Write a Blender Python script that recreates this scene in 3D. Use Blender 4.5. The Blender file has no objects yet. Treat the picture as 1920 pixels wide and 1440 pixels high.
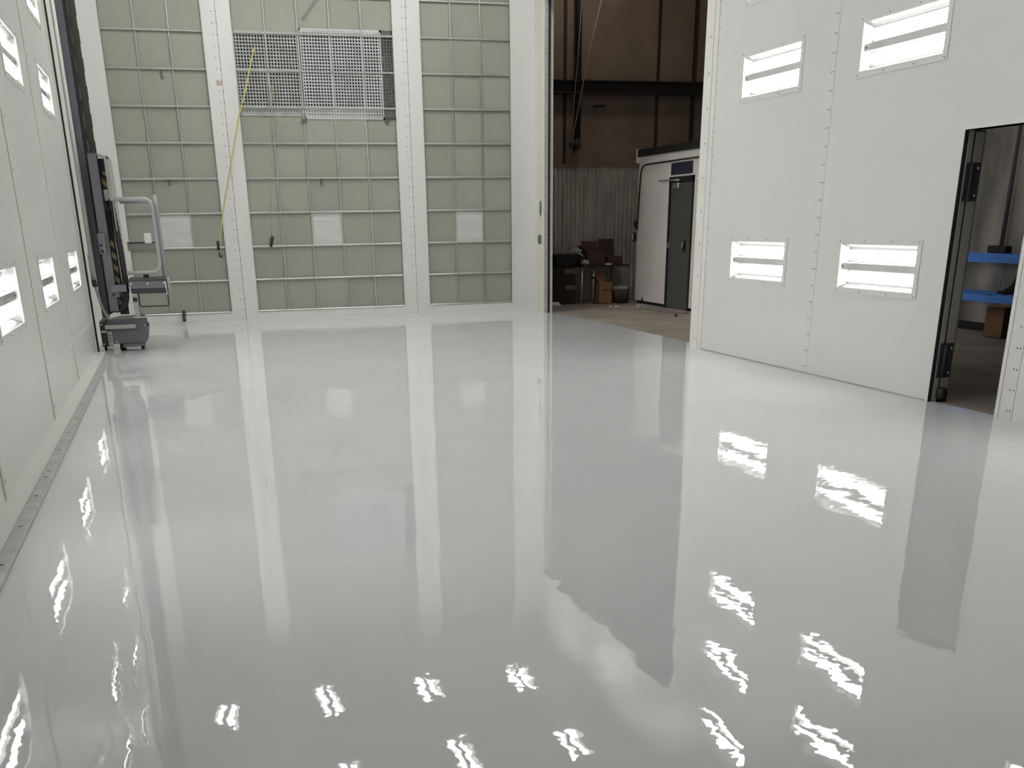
import bpy, math, random
from mathutils import Vector, Matrix
random.seed(7)
S = bpy.context.scene
COL = S.collection

# ------------------------------------------------------------------ camera, world, exposure
# room axes: X to the right along the filter wall, Y into the depth, Z up; metres
H = 1.49                      # eye height
D, L, R = 18.28, -1.13, 6.04  # filter wall, left wall, right wall
FRONT, TOP = -4.0, 6.2
cam = bpy.data.cameras.new('camera')
cam.sensor_width = 36.0
cam.lens = 1928.5 / 1920 * 36.0
cam.shift_x = (960 - 927.66) / 1920
cam.shift_y = (1201.25 - 720) / 1920
cam.clip_start = 0.05
cam.clip_end = 100
camo = bpy.data.objects.new('camera', cam)
COL.objects.link(camo)
rt = Vector((0.96002616, -0.27947253, -0.01564879))
up = Vector((0.11944106, 0.35845283, 0.92587548))
fw = Vector((0.25314741, 0.89073379, -0.37750458))
m = Matrix((rt, up, -fw)).transposed().to_4x4()
m.translation = Vector((0, 0, H))
camo.matrix_world = m
S.camera = camo

w = bpy.data.worlds.new('world')
S.world = w
w.use_nodes = True
w.node_tree.nodes['Background'].inputs[0].default_value = (0.5, 0.5, 0.5, 1)
w.node_tree.nodes['Background'].inputs[1].default_value = 0.02
S.view_settings.view_transform = 'Standard'
S.view_settings.look = 'None'
S.view_settings.gamma = 1.0
S.view_settings.use_curve_mapping = False
S.view_settings.exposure = -0.30
TUBE = 21.0                   # radiance of the fluorescent tubes in the walls
TUBE_TOP = 78.0               # the high-output tubes of the two ceiling rows
S.cycles.max_bounces = 10
S.cycles.diffuse_bounces = 5
S.cycles.glossy_bounces = 5
S.cycles.transparent_max_bounces = 12
S.cycles.caustics_reflective = False
S.cycles.caustics_refractive = False

# dim high-bay lamps of the hall outside the booth
for x, y, e in ((7.5, 18.75, 38.0), (9.9, 12.6, 36.0)):
    ld = bpy.data.lights.new('hall_lamp', 'AREA')
    ld.shape = 'DISK'; ld.size = 0.6; ld.energy = e; ld.color = (1.0, 0.93, 0.85)
    lo = bpy.data.objects.new('hall_lamp', ld); COL.objects.link(lo); lo.location = (x, y, 6.6)

# ------------------------------------------------------------------ materials
def srgb(r, g, b):
    f = lambda c: (c / 255 / 12.92) if c <= 10.3 else ((c / 255 + 0.055) / 1.055) ** 2.4
    return (f(r), f(g), f(b), 1)

MATS = {}
def mat(name, col, rough=0.5, metal=0.0, noise=0.0, nscale=8.0, stretch=(1, 1, 1), bump=0.0, bscale=60.0, spec=0.5,
        emit=None, rand=0.0, rvar=0.0):
    """Principled surface; noise varies the colour, bump is a distance in metres."""
    mt = bpy.data.materials.new(name)
    mt.use_nodes = True
    nt = mt.node_tree
    b = nt.nodes['Principled BSDF']
    c = col if len(col) == 4 else (*col, 1)
    b.inputs['Base Color'].default_value = c
    b.inputs['Roughness'].default_value = rough
    b.inputs['Metallic'].default_value = metal
    b.inputs['Specular IOR Level'].default_value = spec
    tc = nt.nodes.new('ShaderNodeTexCoord')
    mp = nt.nodes.new('ShaderNodeMapping')
    mp.inputs['Scale'].default_value = stretch
    nt.links.new(tc.outputs['Object'], mp.inputs['Vector'])
    if noise or rand:
        nz = nt.nodes.new('ShaderNodeTexNoise')
        nz.inputs['Scale'].default_value = nscale
        nz.inputs['Detail'].default_value = 5
        nt.links.new(mp.outputs[0], nz.inputs['Vector'])
        mr = nt.nodes.new('ShaderNodeMapRange')
        mr.inputs['From Min'].default_value = 0.3
        mr.inputs['From Max'].default_value = 0.7
        mr.inputs['To Min'].default_value = 1 - noise
        mr.inputs['To Max'].default_value = 1 + noise
        nt.links.new(nz.outputs['Fac'], mr.inputs['Value'])
        val = mr.outputs[0]
        if rand:
            oi = nt.nodes.new('ShaderNodeObjectInfo')
            m2 = nt.nodes.new('ShaderNodeMapRange')
            m2.inputs['To Min'].default_value = 1 - rand
            m2.inputs['To Max'].default_value = 1 + rand
            nt.links.new(oi.outputs['Random'], m2.inputs['Value'])
            mu = nt.nodes.new('ShaderNodeMath'); mu.operation = 'MULTIPLY'
            nt.links.new(val, mu.inputs[0]); nt.links.new(m2.outputs[0], mu.inputs[1])
            val = mu.outputs[0]
        vm = nt.nodes.new('ShaderNodeVectorMath'); vm.operation = 'SCALE'
        vm.inputs[0].default_value = c[:3]
        nt.links.new(val, vm.inputs['Scale'])
        nt.links.new(vm.outputs[0], b.inputs['Base Color'])
        if rvar:
            m3 = nt.nodes.new('ShaderNodeMapRange')
            m3.inputs['From Min'].default_value = 0.3
            m3.inputs['From Max'].default_value = 0.7
            m3.inputs['To Min'].default_value = max(0, rough - rvar)
            m3.inputs['To Max'].default_value = rough + rvar
            nt.links.new(nz.outputs['Fac'], m3.inputs['Value'])
            nt.links.new(m3.outputs[0], b.inputs['Roughness'])
    if bump:
        n2 = nt.nodes.new('ShaderNodeTexNoise')
        n2.inputs['Scale'].default_value = bscale
        n2.inputs['Detail'].default_value = 3
        nt.links.new(mp.outputs[0], n2.inputs['Vector'])
        bp = nt.nodes.new('ShaderNodeBump')
        bp.inputs['Strength'].default_value = 1
        bp.inputs['Distance'].default_value = bump
        nt.links.new(n2.outputs['Fac'], bp.inputs['Height'])
        nt.links.new(bp.outputs[0], b.inputs['Normal'])
    if emit:
        b.inputs['Emission Color'].default_value = (*emit[:3], 1)
        b.inputs['Emission Strength'].default_value = emit[3]
    MATS[name] = mt
    return mt

white = mat('booth_white', (0.66, 0.662, 0.64), 0.28, noise=0.015, nscale=1.2, bump=0.0004, bscale=1.5)
white_trim = mat('booth_white_trim', (0.69, 0.69, 0.645), 0.35, noise=0.02, nscale=3)
cream = mat('cream_trim', (0.66, 0.65, 0.56), 0.4, noise=0.03, nscale=4)
filt = mat('filter_fibre', (0.315, 0.32, 0.275), 0.95, noise=0.025, nscale=3, stretch=(2.5, 2.5, 1.2), bump=0.0008, bscale=60, spec=0.1, rand=0.04)
filt_white = mat('filter_white_fibre', (0.56, 0.56, 0.54), 0.95, noise=0.07, nscale=3, stretch=(0.6, 1, 7), bump=0.004, bscale=12, spec=0.1)
galv = mat('galvanised_steel', (0.60, 0.61, 0.59), 0.30, 0.75, noise=0.03, nscale=3)
galv_dull = mat('galvanised_plate', (0.42, 0.425, 0.42), 0.5, 0.4, noise=0.15, nscale=6)
galv_screen = mat('galvanised_screen', (0.52, 0.55, 0.55), 0.4, 0.4, noise=0.16, nscale=2.5)
conduit_shade_m = mat('conduit_shadow_grey', (0.20, 0.20, 0.185), 0.6)  # shade of a conduit behind the filters, put into the colour
galv_dark = mat('galvanised_plate_dark', (0.11, 0.11, 0.105), 0.5, 0.3, noise=0.1, nscale=6)
screwm = mat('screw_dark', (0.16, 0.15, 0.14), 0.5, 0.4)
screwb = mat('screw_bright', (0.75, 0.75, 0.73), 0.3, 0.7)
reflect = mat('lamp_reflector', (0.10, 0.10, 0.098), 0.4)
reflect_end = mat('lamp_end_plate', (0.55, 0.55, 0.54), 0.4)
ballast = mat('ballast_cover', (0.80, 0.80, 0.785), 0.4)
lampcap = mat('lamp_cap', (0.55, 0.55, 0.55), 0.4, 0.6)
tube_m = mat('fluorescent_tube', (0.8, 0.8, 0.8), 0.4, emit=(1.0, 0.99, 0.97, TUBE))
tube_top = mat('fluorescent_tube_high_output', (0.8, 0.8, 0.8), 0.4, emit=(1.0, 0.99, 0.97, TUBE_TOP))
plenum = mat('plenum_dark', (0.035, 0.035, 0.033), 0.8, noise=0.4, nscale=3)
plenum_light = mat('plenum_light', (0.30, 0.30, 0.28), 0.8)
grey_paint = mat('lift_grey_paint', srgb(100, 100, 106), 0.42, noise=0.05, nscale=6)
kick = mat('kick_plate_grey', srgb(150, 150, 144), 0.5)
grey_dark = mat('lift_dark_paint', srgb(52, 52, 56), 0.5, noise=0.06, nscale=6)
grey_light = mat('lift_light_paint', srgb(165, 162, 158), 0.4, noise=0.06, nscale=8)
tube_grey = mat('guard_rail_paint', srgb(150, 149, 150), 0.35, noise=0.04)
black = mat('black_rubber', (0.014, 0.014, 0.014), 0.55)
olive = mat('cable_carrier', srgb(62, 64, 56), 0.6, noise=0.2, nscale=20)
chrome = mat('polished_conduit', (0.8, 0.8, 0.78), 0.2, 0.9)
conduit_w = mat('white_conduit', (0.72, 0.72, 0.69), 0.35)
paper = mat('paper', (0.72, 0.71, 0.68), 0.8, noise=0.06, nscale=20)
yellow = mat('yellow_hose', srgb(186, 180, 112), 0.55)
yellow_pale = mat('faded_hose', srgb(150, 150, 110), 0.6)
rope_m = mat('old_rope', (0.30, 0.25, 0.20), 0.8)
concrete = mat('bare_concrete', (0.22, 0.19, 0.16), 0.75, noise=0.22, nscale=1.6, bump=0.001, bscale=40)
wh_wall = mat('brown_sheet_wall', (0.17, 0.125, 0.09), 0.7, noise=0.22, nscale=1.3)
wh_beam = mat('dark_steel_beam', (0.018, 0.013, 0.011), 0.6)
corr = mat('cream_corrugated', (0.36, 0.33, 0.285), 0.6, noise=0.25, nscale=2.5, stretch=(3, 1, 0.6))
grime = mat('stained_grey_wall', (0.30, 0.28, 0.26), 0.7, noise=0.62, nscale=1.3, stretch=(1, 1.6, 0.5))
cabin_w = mat('cabin_white', (0.78, 0.75, 0.70), 0.5, noise=0.06, nscale=2)
cabin_door = mat('cabin_door_grey', (0.085, 0.09, 0.083), 0.42, noise=0.06, nscale=2, stretch=(4, 4, 0.6))
dark = mat('dark_frame', (0.018, 0.017, 0.016), 0.5)
sign_m = mat('navy_sign', (0.03, 0.034, 0.055), 0.4, noise=0.3, nscale=5, stretch=(1, 1, 4))
steel = mat('brushed_steel', (0.5, 0.5, 0.48), 0.35, 0.8)
card = mat('cardboard', (0.21, 0.115, 0.06), 0.85, noise=0.1, nscale=8)
card_red = mat('cardboard_red', (0.05, 0.023, 0.018), 0.8, noise=0.12, nscale=8)
card_dark = mat('cardboard_dark', (0.022, 0.014, 0.010), 0.85, noise=0.15, nscale=6)
tape_m = mat('parcel_tape', (0.12, 0.10, 0.075), 0.5)
cloth = mat('dark_cloth', (0.014, 0.013, 0.014), 0.9)
rag_m = mat('grey_rag', (0.28, 0.28, 0.33), 0.9, noise=0.15, nscale=20)
mat_m = mat('door_mat', (0.20, 0.165, 0.14), 0.85, noise=0.25, nscale=5)
blue = mat('blue_rack_beam', (0.085, 0.30, 0.95), 0.45, noise=0.03, nscale=4)
doorleaf = mat('door_edge_grey', (0.36, 0.35, 0.32), 0.5, 0.2, noise=0.06)
jamb_m = mat('jamb_worn', (0.44, 0.435, 0.40), 0.45, noise=0.05)
tag_m = mat('pink_grey_tag', srgb(178, 160, 152), 0.7, noise=0.1, nscale=40)
scuff = mat('bare_metal_scuff', (0.15, 0.16, 0.14), 0.5, 0.4, noise=0.3, nscale=30)

# hazard tape: printed yellow and black diagonal bands
hz = mat('hazard_tape', (0.5, 0.4, 0.1), 0.55)
nt = hz.node_tree
tc = nt.nodes.new('ShaderNodeTexCoord')
dot = nt.nodes.new('ShaderNodeVectorMath'); dot.operation = 'DOT_PRODUCT'
dot.inputs[1].default_value = (7.0, 0.0, 7.0)
nt.links.new(tc.outputs['Object'], dot.inputs[0])
fr = nt.nodes.new('ShaderNodeMath'); fr.operation = 'FRACT'
nt.links.new(dot.outputs['Value'], fr.inputs[0])
gt = nt.nodes.new('ShaderNodeMath'); gt.operation = 'GREATER_THAN'; gt.inputs[1].default_value = 0.5
nt.links.new(fr.outputs[0], gt.inputs[0])
mx = nt.nodes.new('ShaderNodeMix'); mx.data_type = 'RGBA'
mx.inputs['A'].default_value = (0.02, 0.018, 0.016, 1)
mx.inputs['B'].default_value = srgb(158, 137, 92)
nt.links.new(gt.outputs[0], mx.inputs['Factor'])
nt.links.new(mx.outputs['Result'], nt.nodes['Principled BSDF'].inputs['Base Color'])

# clear acrylic pane of the light fixtures: see-through with a surface reflection
pane_m = bpy.data.materials.new('clear_pane')
pane_m.use_nodes = True
nt = pane_m.node_tree
nt.nodes.remove(nt.nodes['Principled BSDF'])
tr = nt.nodes.new('ShaderNodeBsdfTransparent'); tr.inputs[0].default_value = (0.95, 0.95, 0.95, 1)
gl = nt.nodes.new('ShaderNodeBsdfGlossy'); gl.inputs['Roughness'].default_value = 0.03
lw = nt.nodes.new('ShaderNodeLayerWeight'); lw.inputs['Blend'].default_value = 0.5
pw_ = nt.nodes.new('ShaderNodeMath'); pw_.operation = 'POWER'; pw_.inputs[1].default_value = 5.0
nt.links.new(lw.outputs['Facing'], pw_.inputs[0])
fz = nt.nodes.new('ShaderNodeMath'); fz.operation = 'MULTIPLY_ADD'; fz.inputs[1].default_value = 0.6; fz.inputs[2].default_value = 0.03
nt.links.new(pw_.outputs[0], fz.inputs[0])
ms = nt.nodes.new('ShaderNodeMixShader')
nt.links.new(fz.outputs[0], ms.inputs[0]); nt.links.new(tr.outputs[0], ms.inputs[1]); nt.links.new(gl.outputs[0], ms.inputs[2])
nt.links.new(ms.outputs[0], nt.nodes['Material Output'].inputs[0])

# wet-look grey epoxy: mirror gloss, hand-rolled ripples in the surface
epoxy = bpy.data.materials.new('glossy_grey_epoxy')
epoxy.use_nodes = True
nt = epoxy.node_tree
b = nt.nodes['Principled BSDF']
tc = nt.nodes.new('ShaderNodeTexCoord')
b.inputs['Roughness'].default_value = 0.0
b.inputs['IOR'].default_value = 1.52
nz = nt.nodes.new('ShaderNodeTexNoise'); nz.inputs['Scale'].default_value = 0.7; nz.inputs['Detail'].default_value = 6
nt.links.new(tc.outputs['Object'], nz.inputs['Vector'])
cr = nt.nodes.new('ShaderNodeMix'); cr.data_type = 'RGBA'
cr.inputs['A'].default_value = (0.635, 0.64, 0.65, 1)
cr.inputs['B'].default_value = (0.69, 0.695, 0.705, 1)
nt.links.new(nz.outputs['Fac'], cr.inputs['Factor'])
nt.links.new(cr.outputs['Result'], b.inputs['Base Color'])
# ripples: slope fields of three wavelengths tilt the surface normal
acc = None
for sc, k, det in ((1.2, 0.005, 0.0), (6.0, 0.013, 0.0), (24.0, 0.014, 1.0)):
    n = nt.nodes.new('ShaderNodeTexNoise')
    n.inputs['Scale'].default_value = sc
    n.inputs['Detail'].default_value = det
    nt.links.new(tc.outputs['Object'], n.inputs['Vector'])
    ma = nt.nodes.new('ShaderNodeVectorMath'); ma.operation = 'MULTIPLY_ADD'
    ma.inputs[1].default_value = (k, k, 0)
    ma.inputs[2].default_value = (-k / 2, -k / 2, 0)
    nt.links.new(n.outputs['Color'], ma.inputs[0])
    if acc is None:
        gn = nt.nodes.new('ShaderNodeNewGeometry'); src = gn.outputs['Normal']
    else:
        src = acc.outputs[0]
    ad = nt.nodes.new('ShaderNodeVectorMath'); ad.operation = 'ADD'
    nt.links.new(src, ad.inputs[0]); nt.links.new(ma.outputs[0], ad.inputs[1])
    acc = ad
nm = nt.nodes.new('ShaderNodeVectorMath'); nm.operation = 'NORMALIZE'
nt.links.new(acc.outputs[0], nm.inputs[0])
nt.links.new(nm.outputs[0], b.inputs['Normal'])

# ------------------------------------------------------------------ mesh helpers
ORG = {}
class MB:
    def __init__(s): s.v, s.f, s.sm = [], [], []
    def face(s, idx, smooth=False): s.f.append(idx); s.sm.append(smooth)
    def box(s, x0, x1, y0, y1, z0, z1):
        n = len(s.v)
        s.v += [(x0, y0, z0), (x1, y0, z0), (x1, y1, z0), (x0, y1, z0), (x0, y0, z1), (x1, y0, z1), (x1, y1, z1), (x0, y1, z1)]
        for q in ((0, 3, 2, 1), (4, 5, 6, 7), (0, 1, 5, 4), (1, 2, 6, 5), (2, 3, 7, 6), (3, 0, 4, 7)):
            s.face([n + i for i in q])
        return s
    def bbox(s, x0, x1, y0, y1, z0, z1, c):
        """box with chamfered edges: an octagonal loft along z"""
        def ring(x0, x1, y0, y1, z, c):
            return [(x0 + c, y0, z), (x1 - c, y0, z), (x1, y0 + c, z), (x1, y1 - c, z), (x1 - c, y1, z), (x0 + c, y1, z), (x0, y1 - c, z), (x0, y0 + c, z)]
        rs = [ring(x0 + c, x1 - c, y0 + c, y1 - c, z0, c * .5), ring(x0, x1, y0, y1, z0 + c, c), ring(x0, x1, y0, y1, z1 - c, c), ring(x0 + c, x1 - c, y0 + c, y1 - c, z1, c * .5)]
        return s.loft(rs)
    def loft(s, rings, caps=True, smooth=False):
        n = len(s.v); k = len(rings[0])
        for r in rings: s.v += [tuple(p) for p in r]
        for i in range(len(rings) - 1):
            for j in range(k):
                a = n + i * k + j; b2 = n + i * k + (j + 1) % k
                s.face([a, b2, b2 + k, a + k], smooth)
        if caps:
            s.face([n + j for j in range(k)][::-1]); s.face([n + (len(rings) - 1) * k + j for j in range(k)])
        return s
    def tube(s, pts, r, n=8, closed=False):
        """round tube along a polyline; r is one radius or one per point"""
        P = [Vector(p) for p in pts]; rings = []
        ref = None
        for i, p in enumerate(P):
            t = (P[min(i + 1, len(P) - 1)] - P[max(i - 1, 0)]).normalized()
            if ref is None:
                ref = t.orthogonal().normalized()
            ref = (ref - t * ref.dot(t)).normalized()
            bn = t.cross(ref)
            rr = r[i] if isinstance(r, (list, tuple)) else r
            rings.append([p + (ref * math.cos(a) + bn * math.sin(a)) * rr for a in (2 * math.pi * k / n for k in range(n))])
        return s.loft(rings, True, True)
    def strip(s, pts, wv, tv):
        """rectangular section (half vectors wv and tv) swept along points"""
        wv, tv = Vector(wv), Vector(tv)
        return s.loft([[Vector(p) - wv - tv, Vector(p) + wv - tv, Vector(p) + wv + tv, Vector(p) - wv + tv] for p in pts])
    def prism(s, poly, axis, a, b2):
        """polygon in the plane across axis (0:x 1:y 2:z), extruded from a to b"""
        def mk(p, t):
            return {0: (t, p[0], p[1]), 1: (p[0], t, p[1]), 2: (p[0], p[1], t)}[axis]
        return s.loft([[mk(p, a) for p in poly], [mk(p, b2) for p in poly]])
    def slab(s, axis, t0, t1, a0, a1, z0, z1, holes=()):
        """slab on a plane across axis with rectangular holes (a0,a1,b0,b1)"""
        A = sorted({a0, a1, *[h[i] for h in holes for i in (0, 1) if a0 < h[i] < a1]})
        Z = sorted({z0, z1, *[h[i] for h in holes for i in (2, 3) if z0 < h[i] < z1]})
        solid = {}
        for i in range(len(A) - 1):
            for j in range(len(Z) - 1):
                ca, cz = (A[i] + A[i + 1]) / 2, (Z[j] + Z[j + 1]) / 2
                solid[i, j] = not any(h[0] < ca < h[1] and h[2] < cz < h[3] for h in holes)
        def P(t, a, z): return {0: (t, a, z), 1: (a, t, z), 2: (a, z, t)}[axis]
        def quad(ps):
            n = len(s.v); s.v += ps; s.face([n, n + 1, n + 2, n + 3])
        for (i, j), on in solid.items():
            if not on: continue
            p, q, u, v = A[i], A[i + 1], Z[j], Z[j + 1]
            quad([P(t0, p, u), P(t0, q, u), P(t0, q, v), P(t0, p, v)])
            quad([P(t1, p, u), P(t1, p, v), P(t1, q, v), P(t1, q, u)])
            if not solid.get((i - 1, j)): quad([P(t0, p, u), P(t0, p, v), P(t1, p, v), P(t1, p, u)])
            if not solid.get((i + 1, j)): quad([P(t0, q, u), P(t1, q, u), P(t1, q, v), P(t0, q, v)])
            if not solid.get((i, j - 1)): quad([P(t0, p, u), P(t1, p, u), P(t1, q, u), P(t0, q, u)])
            if not solid.get((i, j + 1)): quad([P(t0, p, v), P(t0, q, v), P(t1, q, v), P(t1, p, v)])
        return s
    def dots(s, centres, r, axis, depth, n=6):
        """small screw heads: low domes across axis; depth signed"""
        for c in centres:
            def ring(rr, d):
                o = []
                for k in range(n):
                    a = 2 * math.pi * k / n; x, y = rr * math.cos(a), rr * math.sin(a)
                    o.append({0: (c[0] + d, c[1] + x, c[2] + y), 1: (c[0] + x, c[1] + d, c[2] + y), 2: (c[0] + x, c[1] + y, c[2] + d)}[axis])
                return o
            s.loft([ring(r, 0), ring(r * .6, depth)])
        return s
    def build(s, name, material, parent=None, kind=None, label=None):
        me = bpy.data.meshes.new(name)
        o3 = ORG.get(parent.name, Vector((0, 0, 0))) if parent else Vector((0, 0, 0))
        me.from_pydata([tuple(Vector(p) - o3) for p in s.v], [], s.f)
        me.polygons.foreach_set('use_smooth', s.sm)
        me.materials.append(material)
        import bmesh
        bm = bmesh.new(); bm.from_mesh(me)
        bmesh.ops.recalc_face_normals(bm, faces=bm.faces)
        bm.to_mesh(me); bm.free()
        o = bpy.data.objects.new(name, me)
        COL.objects.link(o)
        if parent: o.parent = parent
        ORG[o.name] = o3
        if kind: o['kind'] = kind
        if label: o['label'] = label
        return o

def tag(o, label, cat, group=None):
    o['label'] = label; o['category'] = cat
    if group: o['group'] = group
    return o
def thing(name, label, cat, loc, group=None):
    o = bpy.data.objects.new(name, None)
    COL.objects.link(o); o.location = loc; o.empty_display_size = 0.1
    ORG[o.name] = Vector(loc)
    return tag(o, label, cat, group)
def struct(name, loc=(0, 0, 0)):
    o = bpy.data.objects.new(name, None); COL.objects.link(o); o.location = loc
    ORG[o.name] = Vector(loc); o['kind'] = 'structure'
    return o
def one(name, mb, material, label, cat, group=None):
    """a thing that is a single mesh: origin moved to the middle of its base"""
    xs, ys, zs = zip(*[tuple(p) for p in mb.v])
    c = Vector(((min(xs) + max(xs)) / 2, (min(ys) + max(ys)) / 2, min(zs)))
    mb.v = [tuple(Vector(p) - c) for p in mb.v]
    o = mb.build(name, material); o.location = c
    ORG[o.name] = c
    return tag(o, label, cat, group)

G = 0.0024   # half a panel joint

# ------------------------------------------------------------------ light positions
HU, HV = 0.565, 0.197       # half of the opening that a fixture needs in its panel
LROWS = (1.05, 2.86, 3.76, 4.72)
LY_LEFT = (13.30, 10.57, 7.98, 5.34)
LY_RIGHT = (10.62, 8.50, 5.40)
LX_TOP = (-0.10, 1.65, 3.40, 5.15)
LY_TOP = (16.40, 13.75, 5.80)  # last row, nearest the camera, is unseen and added to brighten the near floor

# ------------------------------------------------------------------ floor, ceiling and walls of the booth
fl = MB(); fl.slab(2, 0.0, -0.15, L - 0.12, R + 0.225, FRONT, D, [(R + 0.0, R + 0.225, FRONT, 6.75), (R + 0.06, R + 0.225, 6.75, 7.55), (R + 0.0, R + 0.225, 7.55, 12.07), (R + 0.0, R + 0.225, 17.765, D)])
fl.build('floor', epoxy, kind='structure')

cl = MB(); cl.slab(2, TOP, TOP + 0.12, L - 0.12, R + 0.15, FRONT, D + 1.2, [(x - HV, x + HV, y - HU, y + HU) for x in LX_TOP for y in LY_TOP])
cl.build('ceiling', white, kind='structure')

# right wall: sheets between joints, a tall opening and a personnel doorway
wr = struct('wall_right', (R, 0, 0))
TH = 0.15
OPEN = (12.07, 17.765, -1, 4.75)
DOOR = (6.75, 7.55, -1, 2.095)
holes_r = [(y - HU, y + HU, z - HV, z + HV) for y in LY_RIGHT for z in LROWS] + [OPEN, DOOR]
ysplit = [FRONT, -0.6, 1.75, 4.15, 6.57, 9.45, 11.83, 17.77, D]
zsplit = [0.0, 4.88, TOP]
for i in range(len(ysplit) - 1):
    for j in range(2):
        mb = MB().slab(0, R, R + (TH if i < len(ysplit) - 2 else 0.09), ysplit[i] + G, ysplit[i + 1] - G, zsplit[j] + (G if j else 0), zsplit[j + 1] - G, holes_r)
        if mb.v: mb.build('panel', white, wr)
# folded flanges beside the joints with paired screws
sc = MB()
for y in (9.45, 6.57, 4.15):
    for k in range(40):
        z = 0.07 + k * 0.156
        if z > TOP: break
        for dy in (0.028, 0.062): sc.dots([(R - 0.0005, y + dy, z)], 0.0075, 0, -0.003)
for k in range(40):
    z = 0.09 + k * 0.128
    if z > TOP: break
    for dy in (-0.035, -0.065): sc.dots([(R - 0.0005, 11.83 + dy, z)], 0.0055, 0, -0.003)
sc.build('screws', screwm, wr, 'stuff')
jt = MB().box(R - 0.012, R + TH + 0.02, 11.90, 12.09, 0.0, 4.76)
jt.build('jamb_trim', white_trim, wr)
jt = MB().box(R - 0.006, R, 11.80, 11.90, 0.0, 4.76)
jt.build('jamb_flange', white_trim, wr)
sc = MB()
for k in range(13): sc.dots([(R - 0.0125, 11.965, 0.12 + k * 0.36)], 0.010, 0, -0.004)
sc.build('jamb_screws', screwm, wr, 'stuff')
hd = MB().box(R - 0.012, R + TH + 0.02, 11.90, 17.80, 4.75, 4.86)
hd.build('lintel_trim', white_trim, wr)
# far jamb of the tall opening
MB().box(R - 0.006, R, 17.86, 18.12, 0, 4.76).build('jamb_flange', cream, wr)
MB().box(R - 0.012, R, 17.766, 17.86, 0, 4.76).build('jamb_trim', white_trim, wr)
MB().box(R + 0.0, R + 0.06, 17.752, 17.765, 0, 4.76).build('jamb_face', jamb_m, wr)
MB().box(R + 0.06, R + 0.096, 17.750, 17.765, 0, 4.76).build('gasket', black, wr)
MB().box(R + 0.096, R + 0.112, 17.752, 17.765, 0, 4.76).build('jamb_edge', doorleaf, wr)
sc = MB()
for k in range(38): sc.dots([(R - 0.0065, 17.99, 0.06 + k * 0.125)], 0.009, 0, -0.003)
for k in range(16): sc.dots([(R + 0.030, 17.752, 0.06 + k * 0.30)], 0.011, 1, -0.004)
sc.build('jamb_screws', screwm, wr, 'stuff')
MB().prism([(17.90, 1.58), (17.95, 1.55), (17.99, 1.62), (17.985, 1.79), (17.89, 1.80), (17.88, 1.64)], 0, R - 0.010, R - 0.006).build('latch_scar', scuff, wr, label='bare worn metal patch')
MB().prism([(17.97 + .115 * math.cos(k * math.pi / 6), 1.19 + .082 * math.sin(k * math.pi / 6)) for k in range(12)], 0, R - 0.012, R - 0.006).build('latch_plate', scuff, wr, label='round worn metal plate')
# doorway trim
MB().box(R - 0.004, R + TH + 0.01, 6.70, 7.56, 2.095, 2.13).build('door_head', white_trim, wr)
MB().box(R - 0.006, R + TH, 6.715, 6.752, 0, 2.10).build('door_jamb', white_trim, wr)
MB().box(R - 0.003, R + 0.02, 7.548, 7.556, 0, 2.10).build('door_gasket', black, wr)
MB().box(R - 0.002, R + 0.004, 7.60, 12.0, 0.0, 0.012).build('base_seal', galv_dull, wr)

# faint sheet laps at the height of one board
bd = MB()
for y0, y1 in ((9.50, 11.7), (7.62, 9.38), (6.62, 6.70), (4.2, 6.5)): bd.box(R - 0.0012, R, y0, y1, 2.436, 2.442)
bd.build('sheet_lap', white_trim, wr)

# left wall
wl = struct('wall_left', (L, 0, 0))
holes_l = [(y - HU, y + HU, z - HV, z + HV) for y in LY_LEFT for z in LROWS]
ysl = [FRONT, -1.2, 1.25, 3.95, 6.50, 9.35, 11.80, 14.65]
zsl = [0.0, 0.39, 1.49, 4.88, TOP]
for i in range(len(ysl) - 1):
    for j in range(4):
        MB().slab(0, L, L - TH, ysl[i] + G, ysl[i + 1] - G, zsl[j] + (G if j else 0), zsl[j + 1] - G, holes_l).build('panel', white, wl)
MB().slab(0, L - 0.07, L - TH, 14.65 + 0.01, D, 0, TOP).build('panel', white, wl)
for y in ysl[2:-1]:
    MB().bbox(L - 0.001, L + 0.010, y - 0.03, y + 0.03, 0.02, TOP, 0.004).build('seam_strip', cream, wl)
MB().bbox(L - 0.001, L + 0.014, 14.55, 14.65, 0.0, TOP, 0.004).build('end_strip', cream, wl)
MB().box(L - 0.05, L + 0.034, 14.655, 14.70, 0.0, TOP).build('gasket', black, wl)
sc = MB()
for y in ysl[2:-1]:
    for k in range(18): sc.dots([(L + 0.0101, y + 0.012, 0.12 + k * 0.36)], 0.009, 0, 0.003)
sc.build('screws', screwm, wl, 'stuff')
# pale bead lines where sheets meet
bd = MB()
for j in (0.39, 1.49):
    for i in range(1, len(ysl) - 1): bd.box(L, L + 0.003, ysl[i] + 0.04, ysl[i + 1] - 0.04, j - 0.006, j + 0.006)
bd.build('sealant_bead', white_trim, wl)
# floor ledge and lift rail along the left wall
lg = MB().box(L - 0.05, -1.0, FRONT, 14.6, 0.001, 0.010)
lg.build('trim_1', white_trim, kind='structure')

# front wall, behind the camera
wf = struct('wall_front', (0, FRONT, 0))
xs = [L, 0.25, 1.65, 3.05, 4.45, R]
for i in range(5):
    for j in range(2): MB().slab(1, FRONT, FRONT - TH, xs[i] + G, xs[i + 1] - G, zsplit[j] + (G if j else 0), zsplit[j + 1] - G).build('panel', white, wf)

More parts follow.
